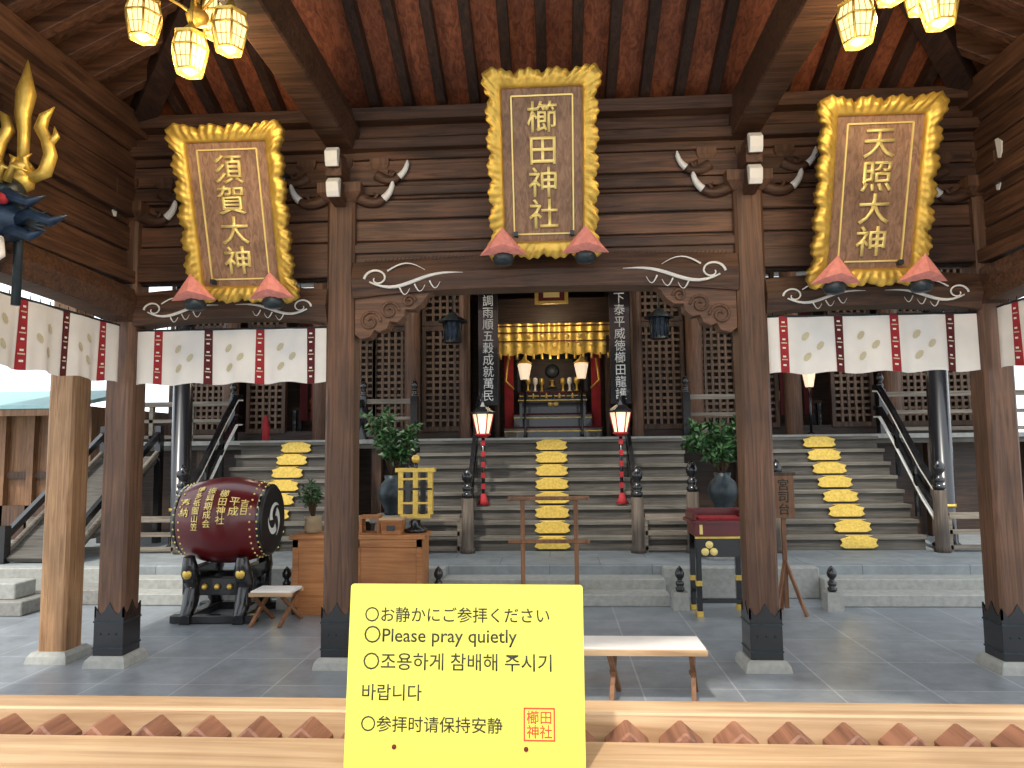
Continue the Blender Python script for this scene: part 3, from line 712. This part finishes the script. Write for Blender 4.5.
b=B('red_fire_extinguisher'); b.lathe([(.05,0),(.055,.02),(.055,.3),(.035,.35),(.015,.4)],(-4.25,10.6,1.725),'redc',12); b.tube([(-4.25,10.6,2.12),(-4.2,10.57,2.13),(-4.18,10.55,1.95)],.01,'black',6); b.build()

# ---------------------------------------------------------------- taiko drum
b=B('taiko_drum')
ax=Vector((1,.03,0)).normalized(); c=Vector((-3.12,6.98,.92)); L=.42; R0=.325; BG=.09
prof=[]
for i in range(17):
    t=-1+2*i/16; prof.append((R0+BG*(1-t*t),t*L))
b.lathe(prof,c,'red',36,axis=ax)
A=Vector((0,0,1)).rotation_difference(ax).to_matrix()
for s in(-1,1):
    b.lathe([(R0+.005,0),(R0+.015,.005),(R0+.019,.05),(R0+.007,.055)],c+ax*(s*L-(.055 if s>0 else 0)),'black',36,axis=ax)
    e=c+ax*s*L; b.lathe([(R0+.005,-.01),(R0-.005,.012),(R0-.03,.016),(.0,.018)],e,'skin',36,axis=ax*s)
    for j in range(32):
        a=2*math.pi*j/32
        for dd,rr_ in((.025,R0+.017),(.085,R0+.035)):
            p=c+A@Vector((rr_*math.cos(a),rr_*math.sin(a),s*(L-dd))); b.ball(tuple(p),.011,'goldtx',6)
U=Vector((0,0,1)); V=ax.cross(U)
e=c+ax*(L+.022)
for k in range(3):
    a0=k*2*math.pi/3; vs=[];nn=16
    for i in range(nn+1):
        t=i/nn; a=a0+t*2.3; r=.08+.09*t; w=.045*(1-t)**.8+.002
        for q in(-1,1): vs.append(e+(U*math.sin(a)+V*math.cos(a))*(r+q*w))
    b.add(vs,[(2*i,2*i+1,2*i+3,2*i+2) for i in range(nn)],'white')
dr=b.build()
fr=Vector((ax.y,-ax.x,0)); fr=fr if fr.y<0 else -fr
for i,(tx,col,hh) in enumerate((("奉納",-.28,.18),("博多祇園山笠",-.165,.44),("振興期成会",-.045,.40),("櫛田神社",.08,.34),("平成",.19,.18),("吉日",.28,.15))):
    o=text('drum_lettering',"\n".join(tx),None,hh,Matrix.Identity(4),'goldtx',dr,.003,'CENTER',off=.008)
    for v in o.data.vertices:
        rad=R0+BG*(1-(col/L)**2)
        th_=v.co.y/rad+.4; x_=v.co.x+col; rr2=R0+(BG+.002)*(1-(x_/L)**2)+v.co.z+.003
        v.co=c+ax*x_+fr*(rr2*math.cos(th_))+Vector((0,0,1))*(rr2*math.sin(th_))
b=B('drum_stand')
for s in(-1,1):
    o0=c+ax*s*.25
    for q in(-1,1):
        pts=[o0+fr*q*.30+Vector((0,0,-.31)),o0+fr*q*.27+Vector((0,0,-.47)),o0+fr*q*.2+Vector((0,0,-.6)),o0+fr*q*.27+Vector((0,0,-.77)),o0+fr*q*.36+Vector((0,0,-.87))]
        b.tube(pts,[.05,.085,.08,.07,.05],'black',10)
        b.ball(tuple(pts[1]+fr*.06),.05,'gold',10,(1,.5,1)); b.ball(tuple(pts[3]+fr*.05),.035,'gold',8,(1,.5,1))
    b.bar(o0-fr*.32+Vector((0,0,-.49)),o0+fr*.32+Vector((0,0,-.49)),.1,.13,'black')
    b.bar(o0-fr*.38+Vector((0,0,-.88)),o0+fr*.38+Vector((0,0,-.88)),.1,.08,'black')
for q in(-1,1):
    b.bar(c-ax*.34+fr*q*.2+Vector((0,0,-.6)),c+ax*.34+fr*q*.2+Vector((0,0,-.6)),.07,.16,'black')
    b.bar(c-ax*.40+fr*q*.3+Vector((0,0,-.88)),c+ax*.40+fr*q*.3+Vector((0,0,-.88)),.09,.07,'black')
for i in range(5): b.ball(tuple(c+ax*(-.24+.12*i)+fr*.25+Vector((0,0,-.6))),.03,'gold',8)
b.build(.005)

# ---------------------------------------------------------------- counter and things on it
b=B('wooden_counter')
x0,x1,y0,y1=-2.50,-1.22,7.02,7.38
b.box(x0-.03,x1+.03,y0-.03,y1,.72,.76,'orange'); b.box(x0,x1,y0,y1,.0,.72,'orange')
for x in(x0,(x0+x1)/2-.03,x1-.06): b.box(x,x+.06,y0-.012,y0,.0,.72,'orange')
b.box(x0,x1,y0-.012,y0,.64,.72,'orange'); b.box(x0,x1,y0-.012,y0,.0,.08,'orange'); b.build(.004)
b=B('wooden_offertory_tray'); x,y,z=-1.53,7.12,.76; b.taper((x,y),z,z+.14,.09,.11,'orange'); b.box(x-.12,x+.12,y-.1,y+.1,z+.14,z+.16,'light'); b.box(x-.04,x+.04,y-.112,y-.106,z+.04,z+.09,'black'); b.build(.003)
b=B('wooden_shelf_rack'); x=-1.75; b.box(x-.14,x+.06,7.2,7.35,.90,.93,'orange')
for q in(-.13,.05): b.box(x+q-.015,x+q+.015,7.2,7.35,.76,.90,'orange')
b.build(.002)
b=B('gold_ritual_stand'); x,y,z=-1.33,7.25,.76
b.lathe([(.11,0),(.12,.03),(.06,.06),(.05,.12)],(x,y,z),'black',14)
b.box(x-.15,x+.15,y-.04,y+.04,z+.14,z+.18,'gold'); b.box(x-.2,x+.2,y-.05,y+.05,z+.6,z+.64,'gold')
for q,k in((-.15,'gold'),(-.075,'black'),(0,'gold'),(.075,'black'),(.15,'gold')): b.box(x+q-.025,x+q+.025,y-.025,y+.025,z+.18,z+.6,k)
for zz in(.28,.42,.52): b.box(x-.17,x+.17,y-.035,y+.035,z+zz,z+zz+.02,'gold' if zz!=.42 else 'black')
b.tube([(x,y,z+.6),(x,y,z+.7)],.02,'black',8); b.ball((x,y,z+.73),.045,'gold',10); b.build()

def plant(name,c,r,h,n,vase):
    x,y,z=c; b=B(name)
    b.lathe([(a,q) for a,q in vase],(x,y,z),'iron' if name!='potted_sakaki' else 'plaster',20)
    zt=z+vase[-1][1]; rnd=random.Random(int(abs(x)*100))
    for i in range(18):
        a=rnd.uniform(0,6.28); rr_=r*rnd.uniform(.3,1); tip=Vector((x+rr_*math.cos(a),y+rr_*math.sin(a)*.8,zt+h*rnd.uniform(.4,1)))
        p0=Vector((x,y,zt-.05)); mid=(p0+tip)/2+Vector((0,0,.08)); b.tube([p0,mid,tip],[.01,.007,.003],'stem',5)
        for k in range(n//18):
            t=rnd.uniform(.35,1.05); p=(mid+(tip-mid)*((t-.5)*2)) if t>.5 else p0+(mid-p0)*t*2
            d=Vector((rnd.uniform(-1,1),rnd.uniform(-1,1),rnd.uniform(-.6,.8))).normalized(); s=d.cross(Vector((rnd.uniform(-1,1),rnd.uniform(-1,1),rnd.uniform(-1,1)))).normalized()
            l=r*.28*rnd.uniform(.7,1.2); w=l*.26; q=p+d*.01; nrm=d.cross(s)*.15*l
            b.add([q,q+d*l*.4+s*w,q+d*l,q+d*l*.4-s*w,q+d*l*.45-nrm],[(0,1,4),(1,2,4),(2,3,4),(3,0,4)],'leaf')
    b.build()
V1=[(.08,0),(.1,.02),(.09,.05),(.16,.18),(.175,.26),(.14,.36),(.09,.41),(.1,.46)]
plant('vase_of_sakaki',(2.0,8.5,PZ+.5),.42,.66,720,V1)
plant('vase_of_sakaki',(-1.85,8.5,PZ+.5),.38,.74,600,V1)
plant('potted_sakaki',(-2.36,7.2,.76),.2,.36,280,[(.07,0),(.09,.03),(.08,.14),(.09,.17)])
for x in(2.0,-1.85):
    b=B('stone_pedestal'); y=8.5; b.taper((x,y),PZ,PZ+.1,.24,.2,'stone'); b.box(x-.17,x+.17,y-.17,y+.17,PZ+.1,PZ+.42,'stone'); b.box(x-.22,x+.22,y-.22,y+.22,PZ+.42,PZ+.5,'stone'); b.build(.01)

b=B('wooden_barrier_frame'); y=7.54; z=.12
b.box(-.42,.42,y-.05,y+.05,z+.93,z+.965,'rackw'); b.box(-.42,.42,y-.03,y+.03,z+.49,z+.525,'rackw')
for x in(-.27,.28): b.box(x-.022,x+.022,y-.022,y+.022,z+.04,z+.93,'rackw'); b.box(x-.03,x+.03,y-.12,y+.12,z,z+.04,'rackw')
b.build(.004)

b=B('red_lacquer_table'); x0,x1,y0,y1=1.38,1.88,6.98,7.34
b.box(x0-.04,x1+.04,y0-.03,y1+.03,.86,.89,'red'); b.box(x0,x1,y0,y1,.74,.86,'red'); b.box(x0,x1,y0-.004,y0,.72,.74,'gold')
for x in(x0+.03,x1-.03):
    for y in(y0+.03,y1-.03): b.box(x-.025,x+.025,y-.025,y+.025,0,.74,'black'); b.box(x-.028,x+.028,y-.028,y+.028,.28,.33,'gold'); b.box(x-.03,x+.03,y-.03,y+.03,0,.05,'gold')
b.box(x0,x1,y0+.02,y0+.05,.12,.16,'black'); b.box(x0,x1,y0,y0+.03,.55,.74,'black')
for xx in(x0+.06,x1-.06): b.box(xx-.015,xx+.015,y0-.006,y0,.76,.85,'goldtx')
for dx,dz in((0,.035),(-.04,-.03),(.04,-.03)): b.lathe([(.036,0),(.036,.01)],((x0+x1)/2+dx-.12,y0-.003,.63+dz),'goldtx',12,axis=(0,-1,0))
b.box(x0+.05,x1-.05,y0+.05,y1-.05,.89,.91,'redc')
for xx in(x0,x1): b.box(xx-.02,xx+.02,y0,y1,.89,.96,'red')
b.box(x0,x1,y1-.04,y1,.89,.98,'red')
b.build(.003)

b=B('wooden_signpost'); x,y=2.25,7.1
b.box(x-.1,x+.1,y-.015,y+.015,.9,1.31,'rackw'); b.box(x-.12,x+.12,y-.02,y+.02,1.3,1.33,'darkz'); b.box(x-.02,x+.02,y+.015,y+.045,.05,1.3,'rackw')
b.bar((x,y+.03,.5),(x-.14,y-.1,0),.03,.03,'rackw'); b.bar((x,y+.03,.5),(x+.14,y-.1,0),.03,.03,'rackw'); b.bar((x,y+.03,.5),(x,y+.2,0),.03,.03,'rackw')
o=b.build(.002); text('signpost_text',"宮\n司\n台",None,.34,face(x,y-.016,1.1),'ink',o,.002,'CENTER',off=.01)

def bench(name,x0,x1,y,z,legs):
    b=B(name); b.box(x0,x1,y-.14,y+.14,z-.012,z+.012,'cloth')
    for q in(-.14,.14): b.box(x0-.01,x1+.01,y+q-.018,y+q+.018,z-.035,z+.0,'light')
    for x in legs:
        b.bar((x-.03,y-.14,z-.03),(x+.05,y+.17,0.0),.03,.03,'rackw'); b.bar((x+.03,y+.14,z-.03),(x-.03,y-.19,0.0),.03,.03,'rackw'); b.box(x-.02,x+.02,y-.02,y+.02,z*.45,z*.52,'rackw')
    b.build(.002)
bench('folding_bench',-.3,.98,4.75,.345,[-.18,.42,.92])
bench('folding_stool',-2.72,-2.34,6.7,.3,[-2.67,-2.4])

# ---------------------------------------------------------------- neighbouring building on the left
b=B('outbuilding')
b.box(-13,-6.95,10.6,14,-.12,2.28,'wall2'); b.box(-13,-6.93,10.56,10.6,1.2,1.3,'darkz')
for i in range(14): x=-12.8+i*.45; b.box(x-.05,x+.05,10.5,10.62,-.12,2.28,'darkz' if i%3==0 else 'wall2')
b.add([(-13.5,9.9,2.22),(-6.85,9.9,2.22),(-6.85,11.6,2.54),(-13.5,11.6,2.54),(-13.5,9.9,2.27),(-6.85,9.9,2.27),(-6.85,11.6,2.62),(-13.5,11.6,2.62)],[(0,3,2,1),(4,5,6,7),(0,1,5,4),(1,2,6,5),(2,3,7,6),(3,0,4,7)],'copper')
b.box(-13.5,-6.85,9.92,9.98,2.12,2.22,'wall2'); b.box(-13,-6.9,10.5,10.56,.3,.8,'darkz')
b.build()
b=B('wooden_ramp')
for x in(-6.3,-5.5):
    b.bar((x,8.1,.62),(x,9.9,1.85),.06,.08,'black'); b.bar((x,8.1,.42),(x,9.9,1.6),.05,.05,'rail')
    b.box(x-.04,x+.04,8.05,8.15,PZ,.75,'black'); b.box(x-.04,x+.04,9.85,9.95,PZ,1.95,'black')
b.bar((-5.9,8.1,.36),(-5.9,9.9,1.5),.8,.05,'step'); b.build()
b=B('wooden_fence')
for i in range(20): x=7.0+i*.3; b.box(x-.1,x+.1,10.5,10.55,PZ,2.6,'wall2')
b.box(6.95,9,10.55,10.6,1.0,1.1,'wall2'); b.box(6.95,9,10.55,10.6,2.2,2.3,'wall2'); b.build()

# ---------------------------------------------------------------- light
w=bpy.data.worlds.new('sky'); bpy.context.scene.world=w; w.use_nodes=True; nt=w.node_tree; bg=nt.nodes['Background']
bg.inputs['Color'].default_value=(.88,.94,1,1); bg.inputs['Strength'].default_value=2.0
s=bpy.data.lights.new('sun','SUN'); s.energy=3.0; s.angle=R(2); s.color=(1,.93,.82)
o=bpy.data.objects.new('sun',s); C.objects.link(o); o.rotation_euler=(R(35),0,R(-20))
def pt(n,loc,e,col=(1,.78,.5),r=.15):
    L=bpy.data.lights.new(n,'POINT'); L.energy=e; L.color=col; L.shadow_soft_size=r; o=bpy.data.objects.new(n,L); o.location=loc; C.objects.link(o)
pt('altar_light',(.05,12.3,3.9),16); pt('altar_light',(.05,12.9,3.1),5)
pt('hall_light',(-4.5,12.8,4.2),12); pt('hall_light',(4.5,12.8,4.2),12)
for x in(-4,-1.9,2,4.1): pt('veranda_fill',(x,10.6,4.0),13,(1,.86,.68))  # added fill lamps without fixtures, brightening the lattice facade
for x in(-.86,.93): pt('lantern_bulb',(x,9.2,1.9),2)

cam=bpy.data.cameras.new('camera'); cam.sensor_width=36; cam.lens=36*720/1024; cam.clip_start=.05
co=bpy.data.objects.new('camera',cam); C.objects.link(co); bpy.context.scene.camera=co
co.matrix_world=Matrix.Translation((.07,0,1.6))@Matrix.Rotation(R(3.3),4,'Z')@Matrix.Rotation(R(95),4,'X')@Matrix.Rotation(-.0105,4,'Z')
